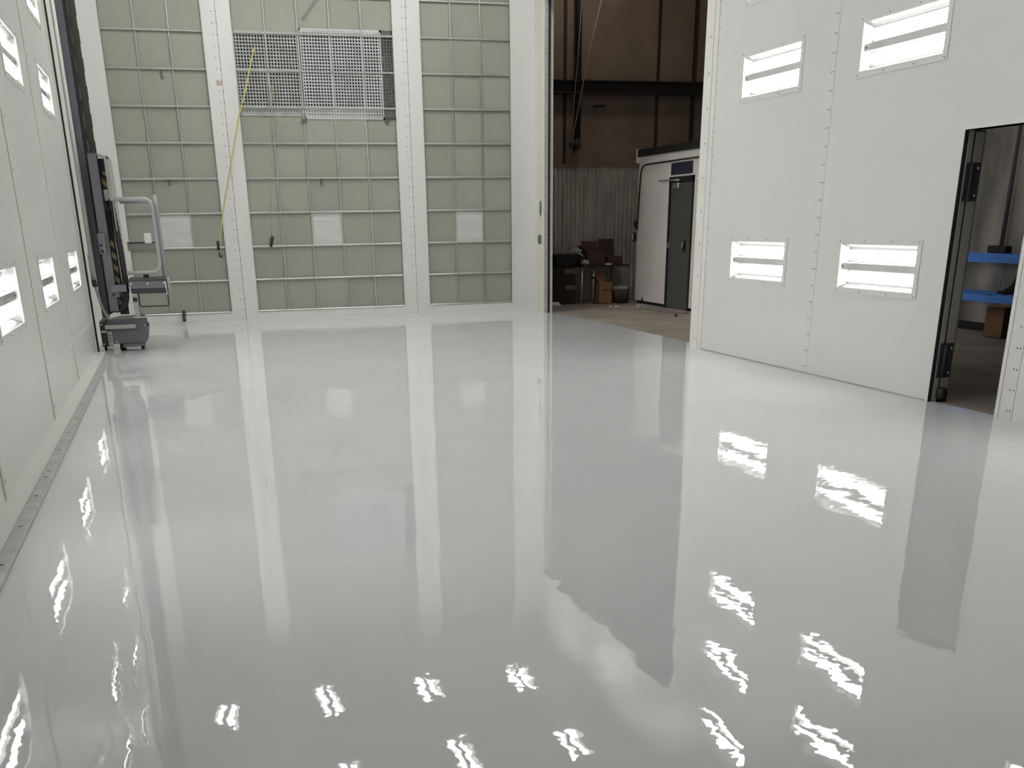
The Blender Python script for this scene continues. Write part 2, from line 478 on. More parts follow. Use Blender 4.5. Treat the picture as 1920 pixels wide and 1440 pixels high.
# ------------------------------------------------------------------ filter wall
BAYS = ((-0.677, 0.788, 3), (1.218, 3.691, 5), (4.133, 5.622, 3))
Z0, PZ, NR = 0.154, 0.5068, 11
BTOP = Z0 + PZ * NR + 0.17
wb = struct('wall_back', (0, D, 0))
holes_b = [(a, b2, Z0, BTOP) for a, b2, n in BAYS]
xsb = [L - 0.1, 1.003, 3.912, R + 0.15]
for i in range(3):
    MB().slab(1, D, D + 0.10, xsb[i] + G, xsb[i + 1] - G, 0, TOP, holes_b).build('panel', white, wb)
sc = MB()
for xc in (0.985, 3.895):
    for k in range(40):
        z = 0.06 + k * 0.152
        if z < TOP - 0.05: sc.dots([(xc - 0.042, D - 0.0005, z), (xc + 0.018, D - 0.0005, z)], 0.0085, 1, -0.003)
sc.build('screws', screwm, wb, 'stuff')
MB().box(L, R, D - 0.012, D, 0.0, 0.02).build('base_seal', white_trim, wb)
# plenum behind the filters
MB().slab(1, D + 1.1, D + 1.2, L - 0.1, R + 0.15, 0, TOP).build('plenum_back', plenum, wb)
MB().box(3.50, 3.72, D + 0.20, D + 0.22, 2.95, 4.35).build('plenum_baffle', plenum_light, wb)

bay_words = ('three cells wide beside the man lift', 'five cells wide in the middle with perforated screens', 'three cells wide beside the tall opening')
pad_mesh = {}
bays = []
for bi, (a, b2, n) in enumerate(BAYS):
    t = thing('filter_bank', 'grey-green exhaust filter grid ' + bay_words[bi], 'filter bank', (a, D, Z0), 'filter banks in the back wall')
    bays.append(t)
    pw = (b2 - a) / n
    for r in range(NR + 1):
        for c in range(n):
            if bi == 1 and r in (6, 7): continue           # filters taken out, screens show
            hgt = PZ if r < NR else 0.17
            key = (bi, hgt)
            if key not in pad_mesh:
                mb = MB(); q = 0.001
                rings = []
                for (ins, y) in ((0.0, 0.060), (0.0, 0.038), (0.012, 0.034)):
                    i2 = min(ins, hgt * .3)
                    rings.append([(q + i2, y, q + i2), (pw - q - i2, y, q + i2), (pw - q - i2, y, hgt - q - i2), (q + i2, y, hgt - q - i2)])
                mb.loft(rings)
                o = mb.build('filter_pad', filt)
                pad_mesh[key] = o.data; first = o
            else:
                first = bpy.data.objects.new('filter_pad', pad_mesh[key]); COL.objects.link(first)
            first.parent = t
            first.location = (c * pw, random.uniform(-0.006, 0.006), r * PZ)
            first.rotation_euler = (random.uniform(-.006, .006), 0, random.uniform(-.006, .006))
            if (bi, r, c) in ((0, 2, 1), (1, 2, 2), (2, 2, 1)):
                me = first.data.copy(); me.materials[0] = filt_white; first.data = me
                first['label'] = 'clean white filter pad'
    # galvanised channels: one across each row, short ones up each cell
    for r in range(NR + 1):
        z = Z0 + r * PZ
        zz = max(z, Z0 + 0.012)
        mb = MB()
        mb.prism([(D + 0.035, zz - 0.013), (D + 0.010, zz - 0.013), (D + 0.004, zz - 0.006), (D + 0.004, zz + 0.006), (D + 0.010, zz + 0.013), (D + 0.035, zz + 0.013)], 0, a + 0.004, b2 - 0.004)
        mb.build('grid_bar', galv, t)
        sc2 = MB()
        for c in range(1, n):
            x = a + c * pw
            z1 = z + PZ if r < NR else BTOP
            mb = MB()
            dx = random.uniform(-0.006, 0.006)
            mb.strip([(x, D + 0.022, z + 0.014), (x + dx, D + 0.022 + random.uniform(-0.004, 0.004), z1 - 0.014)], (0.009, 0, 0), (0, 0.009, 0))
            mb.build('grid_upright', galv, t)
    mb = MB()
    for r in range(1, NR + 1):
        for c in range(n + 1):
            x = min(max(a + c * pw, a + 0.012), b2 - 0.012)
            mb.dots([(x, D + 0.004, Z0 + r * PZ)], 0.010, 1, -0.005)
    mb.build('grid_clips', galv_dull, t, 'stuff')
    # thin steel rim around the bay
    rim = MB()
    rim.box(a, a + 0.006, D - 0.004, D + 0.05, Z0, BTOP); rim.box(b2 - 0.006, b2, D - 0.004, D + 0.05, Z0, BTOP); rim.box(a, b2, D - 0.004, D + 0.05, Z0, Z0 + 0.006)
    rim.build('bay_rim', galv, t)

def screen(x0, x1, z0, z1, y, material, name, parent, pitch=0.0447, bar=0.0165):
    """perforated sheet: crossing webs leave square holes"""
    mb = MB(); rim = 0.03
    mb.box(x0, x1, y, y + 0.004, z0, z0 + rim); mb.box(x0, x1, y, y + 0.004, z1 - rim, z1)
    mb.box(x0, x0 + rim * .6, y, y + 0.004, z0, z1); mb.box(x1 - rim * .6, x1, y, y + 0.004, z0, z1)
    nx = int((x1 - x0) / pitch); nz2 = int((z1 - z0) / pitch)
    for i in range(1, nx):
        x = x0 + (x1 - x0) * i / nx; mb.box(x - bar / 2, x + bar / 2, y + 0.0004, y + 0.0034, z0, z1)
    for j in range(1, nz2):
        z = z0 + (z1 - z0) * j / nz2; mb.box(x0, x1, y + 0.0008, y + 0.0030, z - bar / 2, z + bar / 2)
    return mb.build(name, material, parent)
t = bays[1]
screen(1.225, 2.225, 3.075, 4.235, D + 0.030, galv_dull, 'perforated_screen', t)
screen(2.235, 3.500, 3.035, 4.290, D + 0.024, galv_screen, 'perforated_screen', t)
screen(3.500, 3.685, 3.035, 4.290, D + 0.028, galv_dark, 'perforated_screen', t)
MB().box(2.17, 2.25, D + 0.0, D + 0.03, 2.99, 3.035).build('screen_bracket', galv_dark, t)
MB().prism([(3.50, 3.03), (3.60, 3.03), (3.53, 2.97)], 1, D + 0.01, D + 0.03).build('screen_bracket', galv_dark, t)
MB().strip([(2.30, D + 0.032, 4.40), (2.52, D + 0.036, 4.66), (2.70, D + 0.036, 4.75)], (0.022, 0, -0.012), (0, 0.006, 0)).build('conduit_shadow', conduit_shade_m, t)  # dark strip standing in for a conduit's shadow seen through the filters
for bi, x, z in ((0, 0.115, 3.62), (0, 0.03, 2.14), (1, 2.40, 2.13)):
    MB().loft([[(x - .014, D + .045, z + .05), (x + .014, D + .045, z + .05), (x + .014, D + .02, z + .05), (x - .014, D + .02, z + .05)],
               [(x + .004, D + .04, z - .05), (x + .03, D + .04, z - .05), (x + .03, D + .01, z - .05), (x + .004, D + .01, z - .05)]]).build('filter_clip', galv_dark, bays[bi])
tagp = MB().box(0.913, 0.995, D - 0.003, D, 3.482, 3.548)
one('wall_tag', tagp, tag_m, 'small pinkish grey square tag on the white post left of the screens', 'tag')

# ------------------------------------------------------------------ recessed light fixtures
def fixture_proto():
    root = bpy.data.objects.new('light_fixture', None); COL.objects.link(root)
    ORG[root.name] = Vector((0, 0, 0))
    ou, ov, iu, iv = 0.612, 0.240, 0.557, 0.191
    fr = MB()
    for (x0, x1, z0, z1) in ((-ou, ou, iv, ov), (-ou, ou, -ov, -iv), (-ou, -iu, -iv, iv), (iu, ou, -iv, iv)):
        fr.box(x0, x1, -0.007, 0.0, z0, z1)
    parts = []
    frame = fr.build('frame', white, root)
    sc = MB()
    for x in (-0.58, -0.2, 0.2, 0.58):
        for z in (-0.219, 0.219): sc.dots([(x, -0.007, z)], 0.0075, 1, -0.003)
    sc.build('screws', screwm, frame, 'stuff')
    bx = MB()
    bx.box(-HU + .002, HU - .002, 0.090, 0.097, -HV + .002, HV - .002)
    # flared reflector sides
    for sgn in (-1, 1):
        bx.loft([[(-HU + .003, 0.001, sgn * (HV - .003)), (HU - .003, 0.001, sgn * (HV - .003)), (HU - .003, 0.004, sgn * (HV - .008)), (-HU + .003, 0.004, sgn * (HV - .008))],
                 [(-HU + .003, 0.090, sgn * 0.165), (HU - .003, 0.090, sgn * 0.165), (HU - .003, 0.090, sgn * 0.160), (-HU + .003, 0.090, sgn * 0.160)]])
    hs = bx.build('housing', reflect, root)
    ep = MB()
    for sgn in (-1, 1):
        ep.box(*sorted((sgn * (HU - .008), sgn * (HU - .003))), 0.001, 0.090, -HV + .003, HV - .003)
    ep.build('end_plates', reflect_end, hs)
    cv = MB()
    cv.loft([[(-.555, .090, -.036), (.555, .090, -.036), (.555, .090, .028), (-.555, .090, .028)], [(-.555, .026, -.034), (.555, .026, -.034), (.555, .026, .026), (-.555, .026, .026)]])
    c = cv.build('ballast_cover', ballast, root)
    MB().dots([(-.535, .026, -.004), (.535, .026, -.004)], 0.010, 1, -0.006).build('screws', black, c, 'stuff')
    MB().box(-0.50, -0.30, 0.0245, 0.026, -0.022, 0.012).build('label', conduit_w, c)
    for z in (0.118, 0.072, -0.077, -0.121):
        tb = MB().tube([(-0.545, 0.046, z), (0.545, 0.046, z)], 0.0185, 10)
        to = tb.build('tube', tube_m, root)
        cp = MB().tube([(-0.556, 0.046, z), (-0.545, 0.046, z)], 0.017, 8); cp.tube([(0.545, 0.046, z), (0.556, 0.046, z)], 0.017, 8)
        cp.build('cap', lampcap, to)
    pn = MB().box(-iu - .004, iu + .004, -0.002, 0.0005, -iv - .004, iv + .004)
    pn.build('pane', pane_m, root)
    return root
def copy_tree(o, parent=None):
    c = o.copy(); COL.objects.link(c)
    if parent: c.parent = parent
    for ch in o.children: copy_tree(ch, c)
    return c
proto = fixture_proto()
used = [False]
def place(loc, rot, label, group):
    o = copy_tree(proto) if used[0] else proto
    used[0] = True
    o.location = loc; o.rotation_euler = rot
    return tag(o, label, 'light', group)
rows = ('lowest', 'second', 'third', 'top')
lefts = ('first from the man lift', 'second from the man lift', 'third from the man lift', 'farthest from the man lift')
for i, y in enumerate(LY_LEFT):
    for j, z in enumerate(LROWS):
        place((L, y, z), (0, 0, math.pi / 2), 'recessed four-tube light in left wall, %s row, %s' % (rows[j], lefts[i]), 'lights in the left wall')
rights = ('between jamb trim and first joint', 'between first joint and personnel doorway', 'first past the personnel doorway')
for i, y in enumerate(LY_RIGHT):
    for j, z in enumerate(LROWS):
        place((R, y, z), (0, 0, -math.pi / 2), 'recessed four-tube light in right wall, %s row, %s' % (rows[j], rights[i]), 'lights in the right wall')
cols = ('nearest the left wall', 'left of the middle', 'right of the middle', 'nearest the right wall')
nth = ('first', 'second', 'third', 'fourth', 'fifth', 'sixth', 'seventh')
TOPT = {}
for i, x in enumerate(LX_TOP):
    for j, y in enumerate(LY_TOP):
        fx = place((x, y, TOP), (math.pi / 2, 0, math.pi / 2), 'recessed four-tube ceiling light, %s row from filter wall, %s' % (nth[j], cols[i]), 'lights in the ceiling')
        for ch in fx.children if y > 10 else ():
            if ch.name.startswith('tube'):
                if ch.data.name not in TOPT:
                    me = ch.data.copy(); me.materials[0] = tube_top; TOPT[ch.data.name] = me
                ch.data = TOPT[ch.data.name]

# ------------------------------------------------------------------ lift rail on the floor
rail = thing('lift_rail', 'galvanised floor rail with bolt holes along the left wall', 'rail', (-0.965, 5.0, 0))
MB().prism([(-1.003, 0.0), (-0.925, 0.0), (-0.925, 0.012), (-0.938, 0.026), (-0.992, 0.026), (-1.003, 0.018)], 1, FRONT + .2, 14.75).build('rail_bar', galv_dull, rail)
hb = MB()
for k in range(22): hb.dots([(-0.966, 0.9 + k * 0.70, 0.0262), ], 0.014, 2, -0.001, 10)
hb.dots([(-0.966, 7.02, 0.0262)], 0.014, 2, -0.001, 10)
hb.build('bolt_holes', black, rail, 'stuff')

# ------------------------------------------------------------------ man lift
lift = thing('man_lift', 'grey rail-mounted man lift with guard rail and work platform by the left wall', 'lift', (-0.7, 15.0, 0))
mast = MB().box(-1.010, -0.925, 14.85, 15.05, 0.40, TOP - 0.01).build('mast', grey_paint, lift)
mb = MB()
for k in range(38): mb.box(-0.930, -0.915, 14.845, 14.87, 0.6 + k * 0.145, 0.635 + k * 0.145)
mb.build('rack_teeth', grey_dark, mast, 'stuff')
mb = MB().box(-0.925, -0.885, 14.86, 15.04, 0.45, TOP - .01); mb.build('mast_slot', black, mast)
# cable carrier climbing behind
mb = MB()
for k in range(26): mb.box(-0.885 + .004 * (k % 2), -0.800 + .006 * (k % 2), 15.00, 15.06, 2.20 + k * 0.15, 2.20 + k * 0.15 + 0.149)
mb.build('cable_carrier', olive, lift)
# carriage: hollow front tube, tape-marked recess, side plate
ft = MB()
for (x0, x1, y0, y1) in ((-.892, -.775, 14.60, 14.606), (-.892, -.775, 14.744, 14.75), (-.892, -.886, 14.60, 14.75), (-.781, -.775, 14.60, 14.75)): ft.box(x0, x1, y0, y1, 0.50, 2.33)
ft.build('carriage_tube', grey_paint, lift)
MB().box(-.885, -.782, 14.607, 14.743, 2.20, 2.22).build('tube_inside', black, lift)
MB().box(-.775, -.665, 14.72, 14.76, 0.45, 2.28).build('recess_back', black, lift)
MB().box(-.772, -.712, 14.712, 14.719, 0.55, 1.34).build('hazard_tape', hz, lift)
MB().box(-.765, -.705, 14.712, 14.719, 1.70, 2.13).build('hazard_tape', hz, lift)
MB().box(-.762, -.710, 14.708, 14.7115, 1.80, 1.93).build('notice_plate', paper, lift, label='white notice plate')
MB().prism([(-.775, 2.335), (-.66, 2.30), (-.66, 2.275), (-.775, 2.31)], 1, 14.62, 14.90).build('top_plate', grey_light, lift)
sp = MB().box(-.672, -.660, 14.62, 15.75, 1.45, 2.30); sp.box(-.672, -.660, 14.90, 15.75, 0.75, 1.45)
sp.build('side_plate', grey_light, lift)
MB().box(-.700, -.672, 14.60, 14.625, 1.80, 2.29).build('plate_edge', tube_grey, lift)
# black drag chain hanging in a loop
pts = [(-.690, 14.66, 1.82), (-.668, 14.66, 1.45), (-.657, 14.66, 1.15), (-.652, 14.66, 0.90), (-.656, 14.66, 0.74), (-.672, 14.66, 0.63), (-.705, 14.66, 0.55), (-.76, 14.66, 0.515), (-.83, 14.66, 0.51), (-.90, 14.66, 0.52)]
mb = MB()
dense = []
for i in range(len(pts) - 1):
    p, q = Vector(pts[i]), Vector(pts[i + 1]); nn = max(2, int((q - p).length / 0.035))
    dense += [p.lerp(q, k / nn) for k in range(nn)]
mb.tube([p for p in dense for _ in (0,)], [0.036 if i % 2 else 0.031 for i in range(len(dense))], 8)
mb.build('drag_chain', black, lift)
MB().tube([(-.705, 14.695, 1.62), (-.70, 14.695, 1.3), (-.695, 14.695, 0.85), (-.71, 14.695, 0.62)], 0.010, 8).build('hose', steel, lift)
MB().tube([(-.745, 14.695, 1.80), (-.735, 14.69, 1.5), (-.712, 14.69, 1.2), (-.71, 14.69, 0.7)], 0.012, 8).build('hose', black, lift)
# control box on the tube
cb = MB().bbox(-.905, -.820, 14.52, 14.60, 1.185, 1.43, 0.008).build('control_box', grey_paint, lift)
MB().dots([(-.875, 14.52, 1.29), (-.870, 14.52, 1.22)], 0.018, 1, -0.02, 10).build('knobs', black, cb)
# guard rail hoops
def hoop(pts, name='guard_rail', r=0.024): return MB().tube(pts, r, 10).build(name, tube_grey, lift)
def arc(c, a0, a1, r, n, y): return [(c[0] + r * math.cos(math.radians(a0 + (a1 - a0) * k / n)), y, c[1] + r * math.sin(math.radians(a0 + (a1 - a0) * k / n))) for k in range(n + 1)]
hoop([(-.64, 14.52, 1.815)] + arc((-.305, 1.715), 90, 0, .10, 6, 14.52) + arc((-.305, 1.06), 0, -90, .10, 6, 14.52) + [(-.62, 14.52, 0.955)])
side = [(-.165, 14.60, 0.86), (-.165, 14.60, 1.75), (-.165, 14.63, 1.82), (-.165, 14.70, 1.845), (-.165, 15.22, 1.845), (-.165, 15.30, 1.82), (-.165, 15.33, 1.75), (-.165, 15.33, 0.86)]
hoop(side)
hoop([(-.165, 14.62, 1.35), (-.165, 15.32, 1.35)], 'mid_rail', 0.016)
hoop([(-.62, 15.40, 1.80), (-.165, 15.36, 1.80)], 'rear_rail', 0.02)
MB().box(-.60, -.19, 15.38, 15.40, 1.20, 1.295).build('kick_plate', kick, lift)
MB().box(-.60, -.19, 15.375, 15.405, 1.295, 1.308).build('plate_edge', black, lift)
MB().box(-.36, -.275, 14.90, 14.905, 1.30, 1.42).build('document_holder', paper, lift, label='white document card')
# platform
pl = MB().box(-.62, -.135, 14.50, 15.42, 0.832, 0.872).build('platform_deck', grey_dark, lift)
ap = MB().box(-.605, -.150, 14.488, 14.50, 0.772, 0.855).build('apron', grey_paint, lift)
MB().dots([(-.585, 14.488, 0.828), (-.385, 14.488, 0.828), (-.185, 14.488, 0.828)], 0.013, 1, -0.006, 8).build('screws', screwb, ap, 'stuff')
lp = MB().loft([[(-.60, 14.52, .772), (-.13, 14.52, .772), (-.13, 15.40, .772), (-.60, 15.40, .772)], [(-.595, 14.54, .705), (-.15, 14.54, .705), (-.15, 15.38, .705), (-.595, 15.38, .705)]]); lp.build('platform_tray', grey_dark, lift)
MB().tube([(-.128, 14.49, 0.90), (-.128, 14.49, 0.73)], 0.018, 8).build('corner_post', tube_grey, lift)
MB().tube([(-.170, 14.47, 0.85), (-.160, 14.47, 0.69)], 0.006, 6).build('latch_pin', screwb, lift)
MB().bbox(-.435, -.365, 14.86, 14.92, 0.88, 0.955, 0.006).build('foot_switch', black, lift)
MB().tube([(-.515, 14.60, 0.70), (-.515, 14.60, 0.56), (-.50, 14.60, 0.545), (-.17, 14.60, 0.545), (-.155, 14.60, 0.56), (-.155, 14.60, 0.70)], 0.008, 6).build('step_wire', black, lift)
MB().box(-.836, -.650, 14.54, 14.60, 0.735, 0.82).build('carriage_bracket', grey_paint, lift)
br = MB().box(-.843, -.744, 14.56, 14.60, 0.668, 0.732).build('lower_bracket', grey_paint, lift)
MB().dots([(-.815, 14.56, 0.70)], 0.016, 1, -0.015, 8).build('bolt', black, br)
# hanging step frame and coupling
MB().box(-.600, -.530, 14.55, 14.60, 0.655, 0.688).build('coupling_top', grey_light, lift)
MB().tube([(-.565, 14.55, 0.66), (-.565, 14.55, 0.61)], 0.028, 8).build('coupling', dark, lift)
MB().prism([(-.600, .61), (-.545, .61), (-.530, .43), (-.585, .43)], 1, 14.56, 14.59).build('step_stay', grey_light, lift)
st = MB(); st.box(-.622, -.470, 14.50, 14.64, .402, .412); st.box(-.622, -.470, 14.50, 14.506, .402, .43); st.box(-.622, -.616, 14.50, 14.506, .402, .66)
st.build('step', grey_light, lift)
# drive unit
dp_ = ((-0.965, 0.36), (-0.8, 0.395), (-0.5, 0.4), (-0.475, 0.35), (-0.455, 0.23), (-0.475, 0.13), (-0.515, 0.088), (-0.965, 0.09))
dv = MB().loft([[(x, 14.70, z) for x, z in dp_], [(x, 15.30, z) for x, z in dp_]])
dv = dv.build('drive_housing', grey_paint, lift)
MB().box(-1.05, -.966, 14.69, 15.3, 0.06, 0.365).build('drive_plate', grey_dark, lift)
MB().dots([(-1.03, 14.69, .335), (-1.03, 14.69, .09), (-.875, 14.70, .115), (-.50, 14.70, .31)], 0.013, 1, -0.006, 8).build('screws', screwb, lift, 'stuff')
MB().bbox(-.985, -.605, 14.63, 14.67, .278, .330, .006).build('push_handle', grey_light, lift)
for x in (-.95, -.64): MB().box(x, x + .03, 14.66, 14.71, .285, .315).build('handle_stay', grey_paint, lift)
MB().box(-1.04, -.97, 14.66, 14.69, .235, .262).build('cable_clip', grey_light, lift)
eb = MB().box(-.966, -.912, 14.66, 14.70, .06, .25).build('rail_clamp', grey_light, lift, label='light bracket with slots')
sl = MB()
for z in (.20, .165, .13): sl.box(-.952, -.928, 14.657, 14.66, z - .006, z + .006)
sl.build('slots', black, eb)
MB().box(-.462, -.445, 14.78, 14.86, .285, .33).build('plug', black, lift)
sk = MB().loft([[(-.79, 14.66, .04), (-.52, 14.66, .055), (-.52, 14.66, .085), (-.79, 14.66, .085)], [(-.79, 15.25, .04), (-.52, 15.25, .055), (-.52, 15.25, .085), (-.79, 15.25, .085)]]); sk.build('skirt', grey_paint, lift)
def wheel(x, y, r, wd, mtr):
    a = MB(); a.tube([(x - wd / 2, y, r), (x - wd / 2 + .006, y, r), (x + wd / 2 - .006, y, r), (x + wd / 2, y, r)], [r * .8, r, r, r * .8], 16)
    return a.build('wheel', mtr, lift)
for x, y in ((-.815, 14.76), (-.815, 15.22)): wheel(x, y, 0.045, 0.05, black)
for x, y in ((-.56, 14.80), (-.56, 15.22)): wheel(x, y, 0.028, 0.04, black)
wheel(-1.02, 14.80, 0.05, 0.03, black)
# conduits at the mast foot
MB().tube([(-1.03, 14.74, TOP - .02), (-1.03, 14.74, 0.88)], 0.024, 8).build('conduit', conduit_w, lift)
MB().tube([(-1.055, 14.74, 1.20), (-1.055, 14.74, 0.80)], 0.012, 8).build('polished_pipe', chrome, lift)
MB().tube([(-1.028, 14.69, .80), (-1.01, 14.70, .68), (-.985, 14.70, .55), (-.945, 14.69, .45), (-.91, 14.69, .40)], 0.017, 8).build('flexible_conduit', grey_light, lift)
MB().tube([(-1.035, 14.68, .88), (-1.03, 14.69, .80)], 0.03, 8).build('conduit_joint', grey_dark, lift)
# small pipe stub standing out of the sill by the lift
stub = MB().tube([(0.012, D - 0.20, 0.085), (0.02, D - 0.005, 0.20)], 0.028, 12)
stub = one('pipe_stub', stub, grey_dark, 'short dark pipe stub sticking out above the sill under the filters', 'pipe')
so = MB().dots([(0.012, D - 0.2005, 0.085)], 0.02, 1, -0.001, 12); so.build('pipe_mouth', black, stub)

# ------------------------------------------------------------------ air hoses pulled down in front of the filters
def hose(name, pts, r, m1, label, nozzle):
    t = thing(name, label, 'hose', pts[-1])
    P = [Vector(p) for p in pts]; dn = []
    for i in range(len(P) - 1):
        p0, p1, p2, p3 = P[max(i - 1, 0)], P[i], P[i + 1], P[min(i + 2, len(P) - 1)]
        for k in range(6):
            u = k / 6
            dn.append(0.5 * ((2 * p1) + (p2 - p0) * u + (2 * p0 - 5 * p1 + 4 * p2 - p3) * u * u + (3 * p1 - p0 - 3 * p2 + p3) * u ** 3))
    dn.append(P[-1])
    MB().tube(dn, r, 8).build('hose_line', m1, t)
    for i, n in enumerate(nozzle):
        MB().tube(n[0], n[1], 8).build('nozzle' if i == 0 else 'hook', black, t)
yh = D - 0.15
hose('air_hose', [(1.516, D - .012, 3.975), (1.505, D - .03, 3.94), (1.325, yh, 3.40), (1.178, yh, 2.997), (0.984, yh, 2.325), (0.797, yh, 1.674), (0.699, yh, 1.243)], 0.012, yellow,
     'yellow air hose hanging slantwise in front of the white post', [([(.672, yh, 1.27), (.672, yh, 1.13)], .022), ([(.68, yh, 1.10), (.675, yh, 1.04), (.70, yh, 1.02), (.72, yh, 1.06)], .014)])
hose('air_hose', [(1.747, D - .012, 3.48), (1.744, D - .03, 3.45), (1.715, yh + .05, 3.186), (1.60, yh, 2.2), (1.526, yh, 1.32)], 0.007, yellow_pale,
     'thin faded hose ending in a black nozzle before the middle filters', [([(1.54, yh, 1.32), (1.505, yh, 1.16)], [.028, .014]), ([(1.49, yh, 1.30), (1.485, yh, 1.17)], .008)])

# ------------------------------------------------------------------ warehouse outside the booth
WX, WY0, WY1, WT = 10.5, 4.0, 20.3, 7.0
fo = MB().box(R, WX + .2, WY0 - .2, WY1 + .2, -0.15, -0.004)
fo.build('floor_warehouse', concrete, kind='structure')
MB().box(R + TH, WX + .2, WY0 - .2, WY1 + .2, WT, WT + .1).build('ceiling_warehouse', wh_wall, kind='structure')
fwall = struct('wall_far', (8.3, WY1, 0))
xs = [6.0, 7.30, 9.155, 9.90, WX + .2]
for i in range(4):
    MB().box(xs[i] + .004, xs[i + 1] - .004, WY1, WY1 + .05, 2.44, WT).build('panel', wh_wall, fwall)
for x, r in ((9.155, .018), (9.90, .03), (7.30, .025)):
    MB().box(x - r, x + r, WY1 - .03, WY1 + .001, 2.46, WT).build('seam_strip', wh_beam, fwall)
gb = MB().box(6.0, WX, WY1 - 0.18, WY1 - .01, 3.66, 3.68); gb.box(6.0, WX, WY1 - 0.18, WY1 - .01, 3.86, 3.88); gb.box(6.0, WX, WY1 - 0.06, WY1 - .045, 3.68, 3.86)
gb.build('girt', wh_beam, fwall)
co = MB(); n = 0
prof = []
x = 6.0
while x < WX:
    for dx, dy in ((0, 0), (.030, 0), (.045, -.022), (.072, -.022)): prof.append((x + dx, WY1 - .03 + dy))
    x += .087
for i, (x, y) in enumerate(prof):
    co.v += [(x, y, 0.0), (x, y, 2.44)]
    if i: co.face([2 * i - 2, 2 * i, 2 * i + 1, 2 * i - 1])
co.build('corrugated_sheet', corr, fwall)
MB().box(6.0, WX, WY1 - .06, WY1, 2.42, 2.47).build('capping', wh_wall, fwall)
bk = MB().tube([(7.86, WY1 - .02, 3.45), (7.95, WY1 - .05, 3.465), (8.05, WY1 - .05, 3.46), (8.10, WY1 - .02, 3.49)], .015, 6); bk.build('hook', wh_beam, fwall)
swall = struct('wall_side', (WX, 10, 0))
ys = [WY0, 8.0, 12.02, 14.4, 16.8, WY1]
for i in range(5): MB().box(WX, WX + .1, ys[i] + .004, ys[i + 1] - .004, 0, WT).build('panel', grime, swall)
MB().box(WX - .02, WX, WY0, WY1, 0.0, 0.10).build('base_rail', wh_beam, swall)
MB().box(R + TH, WX + .2, WY0 - .1, WY0, 0, WT).build('wall_near', grime, kind='structure')

# roof drain pipe with valve, ropes
dp = thing('drain_pipe', 'thick dark vertical pipe ending in a valve on the brown wall', 'pipe', (7.47, WY1 - .12, 2.72))
MB().tube([(7.52, WY1 - .12, WT), (7.52, WY1 - .12, 2.9)], .055, 10).build('pipe', wh_beam, dp)
MB().tube([(7.52, WY1 - .12, 2.9), (7.50, WY1 - .12, 2.84), (7.42, WY1 - .12, 2.80), (7.36, WY1 - .12, 2.80)], .06, 8).build('elbow', wh_beam, dp)
MB().bbox(7.43, 7.56, WY1 - .2, WY1 - .05, 2.72, 2.85, .02).build('valve', dark, dp)
rope1 = MB().tube([(7.93, WY1 - .5, 5.6), (7.60, WY1 - .45, 4.3), (7.34, WY1 - .4, 3.0), (7.28, WY1 - .35, 2.50)], .009, 6)
one('rope', rope1, rope_m, 'slack pale rope slanting down past the dark pipe', 'rope', 'ropes on the brown wall')
rope2 = MB().tube([(7.55, WY1 - .26, 5.6), (7.45, WY1 - .26, 4.2), (7.36, WY1 - .26, 3.2), (7.26, WY1 - .26, 2.46)], .007, 6)
one('rope', rope2, rope_m, 'steeper thin rope close beside the dark pipe', 'rope', 'ropes on the brown wall')

# white cabin
CX = 8.40
cab = thing('cabin', 'small white cabin with grey door standing beyond the tall opening', 'cabin', (9.4, 18.0, 0))
cw = MB().slab(0, CX, CX + .06, 15.2, 19.27, 0.05, 2.54, [(16.98, 17.92, -1, 2.14)])
cw.box(CX + .06, WX - .02, 19.21, 19.27, .05, 2.54); cw.box(CX + .06, WX - .02, 15.2, 15.26, .05, 2.54)
cw.build('wall_panel', cabin_w, cab)
MB().box(CX - .04, WX - .02, 15.15, 19.32, 2.54, 2.66).build('roof_edge', dark, cab)
MB().box(CX - .045, CX + .0, 19.27, 19.32, 2.44, 2.67).build('gutter_end', cabin_w, cab)
MB().box(CX + .04, WX - .05, 15.25, 19.22, 0.0, 0.06).build('plinth', dark, cab)
df = MB(); df.box(CX - .012, CX + .05, 17.87, 17.93, 0, 2.15); df.box(CX - .012, CX + .05, 16.97, 17.03, 0, 2.15); df.box(CX - .012, CX + .05, 16.97, 17.93, 2.06, 2.15)
df.build('door_frame', dark, cab)
dl = MB().bbox(CX + .0, CX + .045, 17.035, 17.865, 0.01, 2.055, .004).build('door', cabin_door, cab)
MB().box(CX - .03, CX, 17.19, 17.25, 0.97, 1.13).build('handle_plate', dark, dl)
MB().tube([(CX - .05, 17.215, 1.11), (CX - .055, 17.215, 1.0)], .014, 8).build('handle', steel, dl)
MB().box(CX - .02, CX, 17.83, 17.90, 1.0, 1.10).build('hinge', steel, dl)
MB().bbox(CX - .05, CX - .0, 17.50, 17.72, 1.96, 2.05, .008).build('door_closer', steel, dl)
MB().tube([(CX - .03, 17.48, 2.09), (CX - .06, 18.25, 2.105)], .012, 6).build('closer_arm', steel, dl)
MB().box(CX - .012, CX, 17.06, 17.88, 2.18, 2.37).build('sign', sign_m, cab, label='dark navy sign')
MB().tube([(CX - .02, 15.3, 2.42), (CX - .02, 18.9, 2.40), (CX - .02, 19.03, 2.385), (CX - .02, 19.12, 2.33), (CX - .02, 19.15, 2.25), (CX - .02, 19.24, 1.30)], .013, 6).build('wiring_conduit', dark, cab)
MB().bbox(CX - .05, CX - .0, 19.24, 19.34, 1.34, 1.46, .01).build('switch_box', dark, cab)
sb = MB().bbox(CX - .06, CX - .0, 19.27, 19.42, 1.10, 1.25, .01).build('socket_box', dark, cab)
MB().box(CX - .065, CX - .06, 19.32, 19.37, 1.12, 1.23).build('socket_cover', cabin_w, sb)
